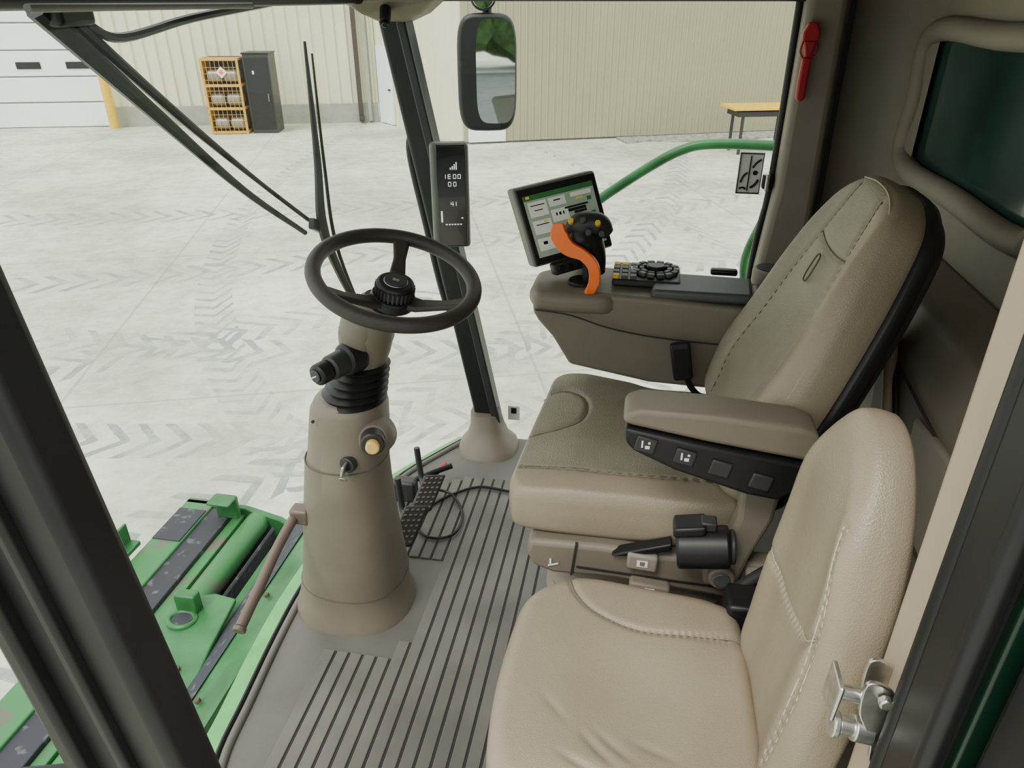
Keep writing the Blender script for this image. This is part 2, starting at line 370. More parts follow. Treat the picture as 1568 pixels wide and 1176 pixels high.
# ================================================================== POSTS, ROOF, WALLS
ap=G('front_pillar')
prism('pillar_body',[(-.530,2.29,.03),(-.445,2.29,.03),(-.735,2.29,1.5),(-.82,2.29,1.5)],(0,.09,0),blk,ap,.012)
prism('pillar_inner_strip',[(-.475,2.272,.1),(-.445,2.272,.1),(-.73,2.272,1.5),(-.76,2.272,1.5)],(0,.02,0),blk2,ap,.006)
loft('pillar_foot',[(-.49,2.27,0,.112,.11),(-.49,2.275,.02,.106,.10),(-.495,2.285,.045,.080,.072),(-.50,2.30,.085,.062,.06),(-.508,2.31,.13,.055,.055)],trim,ap,exp=2.6)
lp2=G('front_pillar')
prism('pillar_body',[(-.605,.49,0),(-.44,.49,0),(-.60,.49,1.5),(-.72,.49,1.5)],(0,.07,0),blk,lp2,.015)
prism('pillar_seal',[(-.52,.475,0),(-.50,.475,0),(-.65,.475,1.5),(-.665,.475,1.5)],(0,.02,0),rub,lp2,.006)
prism('pillar_edge',[(-.60,.47,0),(-.57,.47,0),(-.70,.47,1.5),(-.725,.47,1.5)],(0,.03,0),rub,lp2,.008)
rp=G('rear_pillar')
prism('pillar_body',[(.375,2.27,0),(.375,2.27,.75),(.395,2.27,1.0),(.395,2.27,1.52),(.50,2.27,1.52),(.51,2.27,.9),(.50,2.27,0)],(0,.10,0),trim_w,rp,.02)
prism('pillar_dark_gap',[(.50,2.28,0),(.515,2.28,.9),(.505,2.28,1.52),(.52,2.28,1.52),(.53,2.28,.9),(.52,2.28,0)],(0,.08,0),blk,rp,.0)  # black strip along the pillar's rear edge
tube('glass_seal',[(.37,2.345,.0),(.372,2.345,.75),(.39,2.345,1.0),(.388,2.345,1.5)],.012,rub,rp,sm=4)
mk('window_2',[(-.52,2.36,.03),(.38,2.36,.03),(.38,2.36,1.5),(-.80,2.36,1.5)],[(0,1,2,3)],glz,smooth=False)
lin=[(.52,2.35),(.60,2.35),(.66,2.33),(.70,2.28),(.72,2.20)]
lc=[(p.x,p.y) for p in cat([(a,b,0) for a,b in lin],6)]
vs=xy(lc,0)+xy(lc,1.55); m_=len(lc)
mk('wall_right',vs+xy([(a+.03,b+.03) for a,b in lc],0)+xy([(a+.03,b+.03) for a,b in lc],1.55),[(i,i+1,i+1+m_,i+m_) for i in range(m_-1)]+[(2*m_+i,2*m_+i+1,3*m_+i+1,3*m_+i) for i in range(m_-1)],trim_w)
wy0,wy1,wz0,wz1=1.45,2.24,1.10,1.42
rw=G('wall_rear')
box('panel_low',.72,.76,.55,2.25,0,wz0-.04,trim_w,rw,.006)
box('panel_top',.72,.76,.55,2.25,wz1+.03,1.56,trim_w,rw,.006)
box('panel_side_a',.72,.76,.55,wy0-.03,wz0-.06,wz1+.05,trim_w,rw,.0)
tube('window_surround',[(.715,wy0,wz0),(.715,(wy0+wy1)/2,wz0-.01),(.715,wy1,wz0),(.715,wy1+.012,(wz0+wz1)/2),(.715,wy1,wz1),(.715,(wy0+wy1)/2,wz1+.01),(.715,wy0,wz1),(.715,wy0-.01,(wz0+wz1)/2)],.028,trim_w,rw,closed=True,sm=6)
box('window_3',.735,.745,wy0-.03,wy1+.03,wz0-.04,wz1+.05,teal,None,0)
rs=G('rear_storage_shelf')
prism('shelf_body',xz([(.56,0),(.56,.86),(.60,.93),(.72,.96),(.72,0)],.62),(0,1.66,0),trim,rs,.015)
tube('diagonal_trim',[(.545,1.62,1.0),(.545,1.45,.78),(.545,1.30,.52)],.014,trim_l,rs)
tube('curved_seam',[(.60,1.95,.96),(.57,1.72,.93),(.555,1.50,.84),(.55,1.35,.70)],.007,blk2,rs)
prism('recess',[(.552,1.10,.40),(.552,1.50,.50),(.552,1.58,.84),(.552,1.15,.80)],(.01,0,0),wood,rs,.0)
prism('side_pocket',[(.545,1.02,.60),(.545,1.28,.62),(.545,1.30,.80),(.545,1.04,.82)],(.02,0,0),trim_w,rs,.008)
rf=G('ceiling')
box('roof_shell',-.90,.80,.70,2.45,1.54,1.66,trim_w,rf,.03)
tube('front_visor',[(-.80,.62,1.497),(-.93,.9,1.497),(-.96,1.4,1.497),(-.93,1.85,1.497),(-.80,2.3,1.50)],.014,blk,rf)
box('side_rail',-.75,.5,2.30,2.40,1.493,1.56,blk,rf,.01)
prism('corner_liner',[(-.90,2.2,1.50),(-.83,2.22,1.462),(-.80,2.26,1.44),(-.72,2.26,1.44),(-.66,2.24,1.462),(-.60,2.2,1.50)],(0,.12,0),trim_w,rf,.012)
cylr('corner_camera',(-.75,2.20,1.475),(-.74,2.16,1.44),.016,blk,rf); cylr('corner_camera_lens',(-.74,2.16,1.44),(-.738,2.152,1.434),.009,gloss,rf)
tube('sun_visor_bar',[(-.86,1.0,1.488),(-.89,1.35,1.487),(-.88,1.68,1.486)],.006,grey,rf)
# rear left door post
dpn=G('door_frame'); dx=.026
def sh(pts): return [(p[0]+dx,p[1],p[2]) for p in pts]
prism('post_trim',sh([(.300,.60,0),(.293,.60,1.6),(.36,.60,1.6),(.37,.60,0)]),(0,.07,0),trim_l,dpn,.012)
prism('post_dark_gap',sh([(.293,.585,0),(.286,.585,1.6),(.36,.585,1.6),(.37,.585,0)]),(0,.016,0),blk2,dpn,.004)
tube('seal_inner',sh([(.292,.575,0),(.287,.575,1.6)]),.012,rub,dpn,sm=1)
prism('post_steel',sh([(.285,.50,0),(.278,.50,1.6),(.42,.50,1.6),(.42,.50,0)]),(0,.07,0),blk,dpn,.01)
prism('post_green',sh([(.30,.488,0),(.30,.488,1.6),(.40,.488,1.6),(.40,.488,0)]),(0,.02,0),dkgreen,dpn,.004)
tube('seal_outer',sh([(.285,.495,0),(.278,.495,1.6)]),.011,rub,dpn,sm=1)
prism('door_edge',sh([(.30,.40,0),(.30,.40,1.6),(.36,.40,1.6),(.36,.40,0)]),(0,.07,0),rub,dpn,.012)
prism('quarter_panel',sh([(.36,.34,0),(.36,.34,1.6),(.75,.45,1.6),(.75,.45,0)]),(0,.05,0),dkgreen,dpn,.004)
box('side_liner',.39,.74,.60,.64,0,1.56,trim_w,dpn,0)
box('sill_step',-.50,.38,.44,.52,-.06,.015,rub,dpn,.01)
la=G('door_latch_striker')
lx=.006
obox('mount_block',(.338+lx,.585,.822),(.050,0,.0),(0,.05,0),(-.008,0,.070),blk,la,.010)
obox('mount_block_foot',(.345+lx,.60,.775),(.04,0,.0),(0,.05,0),(0,0,.05),blk,la,.010)
def rnd(pts,y): return [(p.x,y,p.y) for p in cat([(a,b,0) for a,b in pts],4,True)]
prism('bracket_plate',rnd([(lx+.275,.852),(lx+.295,.852),(lx+.310,.835),(lx+.318,.80),(lx+.324,.745),(lx+.314,.728),(lx+.302,.734),(lx+.298,.76),(lx+.287,.785),(lx+.276,.81)],.590),(0,.006,0),zinc,la,.0015)
prism('bracket_plate_b',rnd([(lx+.290,.842),(lx+.312,.840),(lx+.326,.80),(lx+.326,.758),(lx+.306,.756),(lx+.292,.79)],.632),(0,.006,0),zinc,la,.0015)
cylr('striker_pin',(lx+.248,.60,.828),(lx+.316,.60,.820),.009,zinc,la); cylr('striker_pin_b',(lx+.262,.60,.775),(lx+.318,.60,.768),.011,zinc,la)
cylr('striker_sleeve',(lx+.278,.60,.773),(lx+.300,.60,.770),.015,zinc,la)
prism('striker_end_plate',[(lx+.244,.580,.800),(lx+.244,.622,.800),(lx+.246,.622,.852),(lx+.246,.580,.852)],(.006,0,0),zinc,la,.004)
cylr('pin_head',(lx+.254,.60,.776),(lx+.262,.60,.775),.016,zinc,la)
for q in ((lx+.295,.588,.838),(lx+.313,.588,.748)): cylr('bolt',q,(q[0],q[1]-.010,q[2]),.008,zinc,la,seg=6)
cylr('block_screw',(.352,.560,.83),(.352,.552,.83),.009,blk2,la,seg=6)
hm=G('emergency_hammer')
hx,hy=.413,2.262
prism('handle',xz([(hx-.012,1.36),(hx-.014,1.30),(hx-.012,1.255),(hx,1.245),(hx+.012,1.255),(hx+.011,1.30),(hx+.012,1.36)],hy-.02),(0,.02,0),red,hm,.006)
prism('neck',xz([(hx-.016,1.40),(hx-.007,1.36),(hx+.007,1.36),(hx+.016,1.40)],hy-.02),(0,.02,0),red,hm,.004)
prism('head',xz([(hx-.022,1.42),(hx-.022,1.40),(hx+.022,1.40),(hx+.022,1.42),(hx+.01,1.445),(hx-.01,1.445)],hy-.025),(0,.028,0),red,hm,.005)
tube('bail',[(hx-.016,hy-.01,1.40),(hx-.020,hy-.01,1.375),(hx-.01,hy-.01,1.355)],.003,red,hm); tube('bail_b',[(hx+.016,hy-.01,1.40),(hx+.020,hy-.01,1.375),(hx+.01,hy-.01,1.355)],.003,red,hm)
st=G('warning_sticker')
box('sheet',.288,.360,2.352,2.354,.965,1.09,white,st,0)
qx=-.006
for (a,b,c,d) in ((.297,.366,1.085,1.088),(.297,.366,.967,.970),(.297,.299,.967,1.088),(.364,.366,.967,1.088),(.327,.330,.975,1.08)):
    box('print',a-.007,b-.007,2.349,2.352,c,d,blk,st,0)
tube('pictogram_a',[(qx+.335,2.350,1.045),(qx+.345,2.350,1.06),(qx+.358,2.350,1.07)],.003,blk,st,seg=6);tube('pictogram_b',[(qx+.305,2.350,1.0),(qx+.312,2.350,1.02),(qx+.322,2.350,1.03)],.003,blk,st,seg=6)
tube('pictogram_c',[(qx+.336,2.350,.985),(qx+.348,2.350,.995),(qx+.356,2.350,1.01)],.004,blk,st,seg=6);tube('pictogram_d',[(qx+.303,2.350,.982),(qx+.315,2.350,.985),(qx+.322,2.350,.98)],.003,blk,st,seg=6);cylr('pictogram_e',(qx+.345,2.351,1.03),(qx+.345,2.349,1.03),.007,blk,st,0)
gdcl=G('glass_decal'); box('sheet',-.430,-.385,2.352,2.354,.075,.135,white,gdcl,0); box('sign',-.418,-.398,2.349,2.352,.105,.128,blk,gdcl,0)
hg=G('window_hinge'); box('hinge',.36,.385,2.31,2.34,.99,1.03,blk,hg,.004); cylr('hinge_pin',(.372,2.31,.985),(.372,2.31,1.035),.006,zinc,hg)
# ================================================================== STEERING
sc=G('steering_column')
Yc=1.42
loft('pedestal',[(-.70,1.44,0,.165,.150),(-.70,1.44,.02,.160,.146),(-.70,1.44,.045,.150,.136),(-.695,1.44,.10,.143,.131),(-.69,1.435,.12,.141,.128),(-.683,1.43,.30,.120,.112),(-.675,1.425,.42,.108,.103),(-.667,Yc,.50,.101,.099),(-.663,Yc,.503,.098,.097),(-.650,Yc,.60,.094,.093),(-.645,Yc,.645,.091,.088),(-.642,Yc,.665,.082,.080),(-.64,Yc,.672,.068,.068)],trim,sc,exp=2.3)
for z,cx,cy_,r1,r2 in ((.503,-.666,1.42,.1010,.099),(.105,-.6935,1.4385,.1430,.1305)):
    tube('panel_line_%d'%int(z*100),[(cx+r1*math.copysign(abs(math.cos(a*math.pi/24))**(2/2.3),math.cos(a*math.pi/24)),cy_+r2*math.copysign(abs(math.sin(a*math.pi/24))**(2/2.3),math.sin(a*math.pi/24)),z) for a in range(48)],.0018,stitch_d,sc,closed=True,sm=1,seg=6)
bp=[]
base=V((-.638,Yc,.655)); topp=V((-.595,Yc-.002,.765)); 
for i in range(13):
    f_=i/12; c_=base.lerp(topp,f_); r_=.076-.022*f_+(.007 if i%2 else -.005); bp.append((c_.x,c_.y,c_.z,r_,r_))
loft('boot_bellows',bp,rub,sc)
tube('upper_housing',[(-.600,1.418,.755),(-.590,1.416,.80),(-.577,1.413,.85),(-.555,1.408,.89),(-.537,1.405,.915)],[.048,.058,.062,.052,.040],trim,sc,seg=32)
tube('upper_housing_collar',[(-.612,1.40,.80),(-.590,1.39,.84),(-.560,1.385,.88)],[.03,.048,.03],trim,sc,seg=24)
cylr('column_neck',(-.545,1.406,.90),(-.520,1.40,.935),.034,blk,sc)
sx=.038
cylr('stalk_base',(-.625+sx,1.38,.800),(-.65+sx,1.34,.800),.036,blk,sc,.008); cylr('stalk_body',(-.645+sx,1.345,.800),(-.667+sx,1.30,.797),.028,blk2,sc,.006)
cylr('stalk_knob',(-.667+sx,1.30,.797),(-.682+sx,1.268,.795),.024,blk,sc,.006); cylr('stalk_tip',(-.682+sx,1.268,.795),(-.684+sx,1.264,.795),.015,blk2,sc)
obox('stalk_mark',(-.685+sx,1.262,.795),(.012,0,.006),(0,.001,0),(0,0,.003),white,sc,0)
hx2=.026
cylr('hazard_ring',(-.59+hx2,1.345,.603),(-.578+hx2,1.31,.606),.028,blk2,sc,.004); cylr('hazard_button',(-.578+hx2,1.312,.606),(-.572+hx2,1.292,.608),.016,amber,sc,.004)
tube('hazard_pod',[(-.60+hx2,1.39,.585),(-.592+hx2,1.36,.595),(-.588+hx2,1.34,.603)],[.05,.044,.032],trim,sc,seg=24)
ix=.034
cylr('ignition_ring',(-.655+ix,1.335,.535),(-.66+ix,1.318,.535),.020,blk2,sc); obox('ignition_key',(-.661+ix,1.305,.533),(.008,0,0),(0,.026,0),(.008,0,.030),zinc,sc,.003)
cylr('key_ring',(-.663+ix,1.300,.510),(-.663+ix,1.297,.508),.010,zinc,sc)
for q in ((-.70,1.333,.64),): cylr('screw',q,(q[0],q[1]-.004,q[2]),.004,blk,sc,0,8)
nrm=V((.25,-.16,.96)).normalized(); e1=V((1,0,0)); e1=(e1-nrm*e1.dot(nrm)).normalized(); e2=nrm.cross(e1)
Wc=V((-.498,1.40,.978)); Rw=.170
sw=sc
tube('wheel_rim',[Wc+(e1*math.cos(a*math.pi/24)+e2*math.sin(a*math.pi/24))*Rw for a in range(48)],.0165,rimm,sw,closed=True,sm=2,seg=16)
hubc=Wc-nrm*.055+e1*.002
for i,a in enumerate((102,352,228)):
    a=math.radians(a); dr_=e1*math.cos(a)+e2*math.sin(a); sd=nrm.cross(dr_)
    P=[hubc+dr_*.02,hubc+dr_*.06+nrm*.006,hubc+dr_*.115+nrm*.030,Wc+dr_*.163]
    w=[.026,.020,.014,.020]; vs=[];
    for p_,ww in zip(P,w):
        vs+=[p_-sd*ww-nrm*.008,p_+sd*ww-nrm*.008,p_+sd*ww+nrm*.008,p_-sd*ww+nrm*.008]
    fs=[(j*4+k,j*4+(k+1)%4,(j+1)*4+(k+1)%4,(j+1)*4+k) for j in range(3) for k in range(4)]+[(0,1,2,3),(12,15,14,13)]
    mk('wheel_spoke_%d'%i,vs,fs,rimm,sw,bevel=.006)
cylr('hub_base',hubc-nrm*.015,hubc+nrm*.012,.048,blk,sw,.006)
cylr('hub_knob',hubc+nrm*.012,hubc+nrm*.045,.041,blk,sw,.006)
for i in range(28):
    a=i*math.pi/14; dd=e1*math.cos(a)+e2*math.sin(a); cylr('knurl',hubc+nrm*.014+dd*.041,hubc+nrm*.036+dd*.041,.0032,blk2,sw,0,6)
cylr('hub_cap_ring',hubc+nrm*.045,hubc+nrm*.0465,.026,zinc,sw,.001); cylr('hub_cap',hubc+nrm*.046,hubc+nrm*.0485,.0248,blk2,sw,.002)
obox('hub_emblem',hubc+nrm*.049,e1*.014,e2*.008,nrm*.001,zinc,sw,0)
fb=G('foot_rail_bar'); tube('bar',[(-.80,1.34,.335),(-.80,1.25,.32),(-.80,1.15,.29),(-.80,1.05,.262)],.013,steel,fb); obox('clamp',(-.785,1.36,.34),(.05,0,0),(0,.04,0),(0,0,.045),steel,fb,.008); cylr('bar_end',(-.80,1.05,.262),(-.80,1.04,.258),.015,steel,fb)
tube('bar_arm',[(-.80,1.355,.34),(-.76,1.38,.345),(-.73,1.40,.35)],.012,steel,fb)
pd=G('brake_pedal')
def pedal(c,par,s=1):
    c=V(c); ax=V((.075,.03,-.01))*s; ay=V((.03,.12,.085))*s; nn=ax.cross(ay).normalized()
    if nn.z<0: nn=-nn
    obox('pad',c,ax,ay,nn*.014,blk2,par,.006)
    for i in range(7):
        for j in range(4):
            obox('grip',c+ax*((j-1.5)*.22)+ay*((i-3)*.13)+nn*.009,ax*.12,ay*.05,nn*.004,trim,par,.001)
    tube('lever',[c-nn*.005,c-nn*.07+V((-.02,.04,.04)),c+V((-.06,.10,.10))],.010,blk2,par)
pedal((-.612,1.66,.085),pd,.9); pd2=G('brake_pedal'); pedal((-.590,1.80,.11),pd2,.85)
tb_=G('pedal_bracket'); obox('bracket',(-.70,1.90,.04),(.08,0,0),(0,.05,0),(0,0,.08),blk2,tb_,.01); cylr('spring',(-.62,1.97,.06),(-.58,2.0,.09),.010,red,tb_)
tube('bracket_arm',[(-.70,1.90,.06),(-.62,1.95,.08),(-.56,1.99,.09)],.010,blk,tb_)
cbp=[(-.25,1.97,.010),(-.37,1.985,.012),(-.47,1.99,.012),(-.56,1.92,.012),(-.61,1.84,.012),(-.62,1.76,.012),(-.58,1.71,.012),(-.52,1.71,.012),(-.485,1.75,.014),(-.49,1.84,.014),(-.55,1.93,.016),(-.62,1.93,.03)]
tube('power_cable',cbp,.0045,blk,None,sm=8,seg=8)
# ================================================================== CORNER DISPLAY
cd_=G('corner_post_display')
obox('housing',(-.592,2.235,.950),(.115,.03,0),(-.015,.05,0),(0,0,.325),grey,cd_,.012)
obox('face',(-.580,2.208,.952),(.088,.023,0),(-.002,.006,0),(0,0,.315),gloss,cd_,.012)
def dsp(s,z,w,h,mm=litw):
    c=V((-.580,2.208,.952))+V((.088,.023,0)).normalized()*s+V((.002,-.0055,0))+V((0,0,z)); obox('segment',c,V((.088,.023,0)).normalized()*w,V((0,.001,0)),V((0,0,h)),mm,cd_,0)
for i,s in enumerate((-.022,-.006,.010,.024)):
    if i: dsp(s,.058,.008,.0018);dsp(s,.070,.008,.0018);dsp(s-.004,.064,.0015,.012)
    if i==1: dsp(s,.064,.008,.0018)
    else: dsp(s+.004,.064,.0015,.012)
for s in (-.006,.010): dsp(s,.035,.007,.0018);dsp(s,.047,.007,.0018);dsp(s-.004,.041,.0015,.012);dsp(s+.004,.041,.0015,.012)
for i,h in enumerate((.006,.010,.016,.022)): dsp(-.002+i*.006,.085+h/2,.003,h)
dsp(-.034,-.06,.005,.035); dsp(-.004,-.018,.0015,.008); dsp(.0,-.021,.009,.0015); dsp(.002,-.02,.0015,.014);dsp(.012,-.02,.002,.012)
for i in range(6): dsp(-.02+i*.009,-.085,.006,.003)
dsp(.03,-.065,.006,.003)
box('display_bracket',-.64,-.60,2.25,2.29,.92,.98,blk,cd_)
# ================================================================== MIRROR
mr=G('side_mirror')
mc=V((-.575,2.75,1.262)); ma=V((.98,.22,0)).normalized(); mn=V((.22,-.98,0)).normalized(); up=V((0,0,1))
def rr(w,h,e,k=40): return [(w*math.copysign(abs(math.cos(a))**(2/e),math.cos(a)),h*math.copysign(abs(math.sin(a))**(2/e),math.sin(a))) for a in [2*math.pi*i/k for i in range(k)]]
prism('housing',[mc+ma*(a+.0)+up*b-mn*.05 for a,b in rr(.106,.195,4.5)],mn*.06,blk2,mr,.014)
prism('glass',[mc+ma*(a+.030)+up*(b+.005)+mn*.0102 for a,b in rr(.069,.172,4.5)],mn*.001,mirr,mr,0)
tube('arm',[mc+ma*.0+up*.13-mn*.05,mc+up*.26-mn*.05,V((-.6,2.62,1.62)),V((-.62,2.35,1.64))],.017,blk,mr)
cylr('convex_mirror_body',mc+up*.245-mn*.03+ma*(-.01),mc+up*.245+mn*.01+ma*(-.01),.045,blk2,mr); cylr('convex_glass',mc+up*.245+mn*.01-ma*.01,mc+up*.245+mn*.013-ma*.01,.038,mirr,mr)
gh=G('grab_handle'); tube('tube',[(-.70,2.44,1.07),(-.765,2.50,1.10),(-.80,2.50,1.04),(-.76,2.50,.80),(-.695,2.50,.48),(-.63,2.46,.44)],.014,blk,gh)
gr=G('platform_railing')
tube('rail',[(-.20,2.42,.73),(-.20,2.65,.74),(-.20,2.86,.76),(-.14,2.9,.81),(.02,2.9,.925),(.14,2.9,.995),(.25,2.9,1.02),(.49,2.9,1.02),(.70,2.9,1.01)],.019,green,gr)
tube('upright',[(.50,2.88,1.00),(.485,2.88,.80),(.43,2.88,.60),(.45,2.88,.45),(.50,2.88,.30),(.52,2.88,-.5)],.018,green,gr)
box('platform_deck',-.48,.7,2.5,2.95,-.55,-.46,green,gr,.01)
# ================================================================== WIPERS
wp=G('windscreen_wiper')
tube('blade_backbone',[(-.91,1.995,1.40),(-.91,1.985,1.1),(-.91,1.965,.91),(-.90,2.03,.74),(-.88,2.12,.56)],[.004,.011,.016,.013,.006],blk,wp,seg=8)
tube('blade_rubber',[(-.90,2.010,1.37),(-.90,2.005,1.08),(-.89,2.00,.85),(-.87,2.10,.58)],[.003,.005,.006,.004],rub,wp,seg=6)
tube('arm_a',[(-.99,1.17,1.487),(-.985,1.42,1.285),(-.97,1.67,1.08),(-.94,1.91,.905)],[.020,.014,.009,.007],blk,wp,seg=8)
tube('arm_b',[(-.99,1.23,1.478),(-.985,1.50,1.27),(-.97,1.74,1.09),(-.94,1.94,.935)],[.012,.010,.006,.006],blk,wp,seg=8)
obox('arm_joint',(-.925,1.955,.915),(.02,0,0),(0,.06,-.03),(0,.01,.03),blk,wp,.004)
tube('linkage',[(-.985,1.27,1.46),(-.985,1.36,1.435),(-.98,1.60,1.463),(-.97,1.95,1.49)],.009,blk,wp,seg=8)
obox('motor_pivot',(-.975,1.22,1.480),(.04,0,0),(0,.09,0),(0,0,.045),blk,wp,.01)
# ================================================================== OPERATOR SEAT
os_=G('operator_seat')
oc=[(-.185,1.755),(-.200,1.66),(-.214,1.5),(-.226,1.32),(-.222,1.24),(-.18,1.212),(.03,1.21),(.22,1.215),(.26,1.27),(.265,1.65),(.22,1.70),(.08,1.705),(0,1.74),(-.13,1.78)]
def hf1(x,y): 
    return .012*math.exp(-((y-1.26)/.05)**2)+.008*math.exp(-((y-1.70)/.05)**2)-.012*max(0,(-.10-x))/.13
cushion('seat_cushion',oc,(0,0,.488),(1,0,0),(0,1,0),(0,0,1),.109,leather_d,os_,seams=[[(-.205,1.64),(-.15,1.655),(-.10,1.62),(-.085,1.56),(-.10,1.50),(-.15,1.465),(-.212,1.44)],[(-.205,1.300),(-.12,1.292),(.05,1.288),(.24,1.30)]],hf=hf1,edge=.06,mat2=leather,m2f=lambda x,y:y<1.292,dbl=(1,),grain=70,seam_mat=stitch_d,seam_r=.0009)  # near side in lighter leather: light falling there, painted in
upv=V((.36,0,.933)); nv=V((-.933,0,.36))
bo=[(-.225,.0),(-.258,.10),(-.258,.25),(-.230,.40),(-.195,.51),(-.155,.585),(-.085,.622),(.0,.628),(.085,.622),(.150,.585),(.185,.51),(.215,.40),(.245,.25),(.250,.10),(.225,0),(0,-.02)]
OB=V((.284,1.47,.59))
def hf2(u,v): return .024*math.exp(-((abs(u)-.205+.06*max(0,v-.3))/.05)**2)*(1-max(0,v-.5)*2)+.012*math.exp(-((v-.15)/.09)**2)
cushion('backrest',bo,OB,(0,1,0),upv,nv,.080,leather_d,os_,hf=hf2,edge=.13,seams=[[(-.075,.60),(-.10,.50),(-.135,.36),(-.155,.20),(-.155,.03)],[(.075,.60),(.10,.50),(.135,.36),(.15,.20),(.15,.03)],[(-.105,.485),(-.05,.478),(0,.476),(.05,.478),(.105,.485)]],mat2=leather,m2f=lambda u,v:u<-.155+max(0,v-.2)*.2,seam_mat=stitch_d)  # near bolster's lit side put into the leather colour
def ring3(pts,): return [OB+V((0,1,0))*a+upv*b+nv*c for a,b,c in pts]
for dd_ in (0,.010):
    tube('bolster_stitching',ring3([(-.222,.03,.081-dd_),(-.247,.10,.086-dd_),(-.246,.25,.086-dd_),(-.220,.40,.084-dd_),(-.186,.51,.080-dd_),(-.147,.578,.076-dd_),(-.085,.613,.076-dd_),(0,.621,.076-dd_),(.085,.613,.076-dd_)]),.0014,stitch,os_,seg=6)
cushion('backrest_shell',[(a*1.04,b*1.012) for a,b in bo],(.302,1.47,.578),(0,1,0),upv,nv,.036,blk,os_,edge=.10,grain=6,dome=0)
cushion('backrest_rear_cover',[(a*.9,b*.97) for a,b in bo],(.304,1.47,.583),(0,1,0),upv,-nv,.026,blk2,os_,edge=.15,grain=6)
bc=OB+upv*.43+nv*.097
tube('backrest_badge',[bc+V((0,1,0))*a+upv*b for a,b in rr(.014,.030,3,16)],.0018,stitch_d,os_,closed=True,sm=1,seg=6)
prism('armrest_pad',xz([(.0,.838),(.006,.858),(.03,.868),(.16,.868),(.30,.858),(.335,.845),(.335,.79),(.15,.812),(.02,.832)],1.115),(0,.085,0),trim,os_,.014,seg=4)
prism('armrest_panel',xz([(.006,.832),(.14,.811),(.325,.785),(.318,.735),(.285,.708),(.23,.715),(.10,.752),(.025,.785),(.010,.80)],1.108),(0,.075,0),blk,os_,.008)
for i,(x_,z_) in enumerate(((.045,.803),(.115,.785),(.178,.768),(.250,.748))):
    obox('armrest_switch_%d'%i,(x_,1.106,z_),(.036,0,-.008),(0,.006,0),(.006,0,.030),blk2,os_,.003)
    if i<2:
        for k,(dx_,dz,w,h) in enumerate(((-.006,.003,.003,.014),(.003,-.003,.008,.006),(.006,.006,.004,.004))): obox('switch_icon',(x_+dx_,1.1025,z_+dz),(w,0,0),(0,.001,0),(0,0,h),white,os_,0)
prism('armrest_bracket',xz([(.23,.74),(.31,.74),(.30,.62),(.27,.52),(.255,.44),(.19,.44),(.185,.49),(.22,.55),(.235,.62)],1.165),(0,.045,0),trim,os_,.01)
cylr('bracket_knob',(.222,1.165,.475),(.222,1.150,.475),.026,trim,os_,.004); cylr('bracket_knob_cap',(.222,1.15,.475),(.222,1.146,.475),.017,dgrey,os_)
prism('side_cover',xz([(-.175,.485),(-.180,.45),(-.165,.415),(-.12,.40),(.0,.405),(.30,.385),(.33,.40),(.33,.49),(.10,.485),(-.02,.49)],1.19),(0,.05,0),trim,os_,.012)
prism('side_cover_line',xz([(-.075,.49),(-.070,.49),(-.078,.405),(-.083,.405)],1.187),(0,.01,0),blk2,os_,0)
prism('side_cover_groove',xz([(-.07,.432),(.30,.420),(.30,.416),(-.07,.428)],1.187),(0,.01,0),blk2,os_,0)
obox('release_button',(.065,1.180,.476),(.062,0,-.004),(0,.024,0),(0,0,.040),trim_w,os_,.006)
obox('button_icon',(.065,1.167,.477),(.022,0,0),(0,.001,0),(0,0,.016),white,os_,.0); obox('button_icon_b',(.065,1.166,.478),(.010,0,0),(0,.001,0),(0,0,.010),trim,os_,.0)
obox('tilt_lever',(.085,1.175,.414),(.085,0,-.006),(0,.03,0),(0,0,.024),trim,os_,.008); obox('lever_icon',(.085,1.158,.415),(.020,0,0),(0,.001,0),(0,0,.012),white,os_,0)
obox('front_icon',(-.12,1.187,.430),(.022,0,0.008),(0,.001,0),(0,0,.004),white,os_,0); obox('front_icon_b',(-.126,1.187,.438),(.004,0,0),(0,.001,0),(0,0,.014),white,os_,0)
obox('rear_lever',(.30,1.178,.47),(.06,0,0),(0,.03,0),(0,0,.032),trim_w,os_,.008); obox('rear_icon',(.295,1.162,.47),(.018,0,0),(0,.001,0),(0,0,.012),white,os_,0)
cylr('belt_retractor',(.125,1.145,.550),(.225,1.145,.565),.042,blk,os_,.006); cylr('retractor_cap',(.225,1.145,.565),(.235,1.145,.566),.034,blk2,os_,.004)
obox('retractor_block',(.145,1.15,.602),(.06,0,.012),(0,.05,0),(0,0,.022),blk,os_,.006); obox('retractor_tab',(.180,1.15,.612),(.03,0,0),(0,.03,0),(0,0,.02),blk2,os_,.004)
prism('retractor_bracket_shade',xz([(.02,.492),(.12,.53),(.12,.51),(.04,.485),(.0,.480)],1.175),(0,.03,0),blk,os_,.004)  # bracket kept thin and black, painting the shade line under the cushion
box('suspension_top',-.15,.30,1.25,1.66,.40,.50,blk2,os_,.02)
loft('suspension_bellows',[(.06,1.45,.40-.36*i/12,.20+(.012 if i%2 else 0),.20+(.012 if i%2 else 0)) for i in range(13)],trim_w,os_,exp=5)
box('suspension_base',-.16,.30,1.22,1.68,0,.05,blk2,os_,.01)
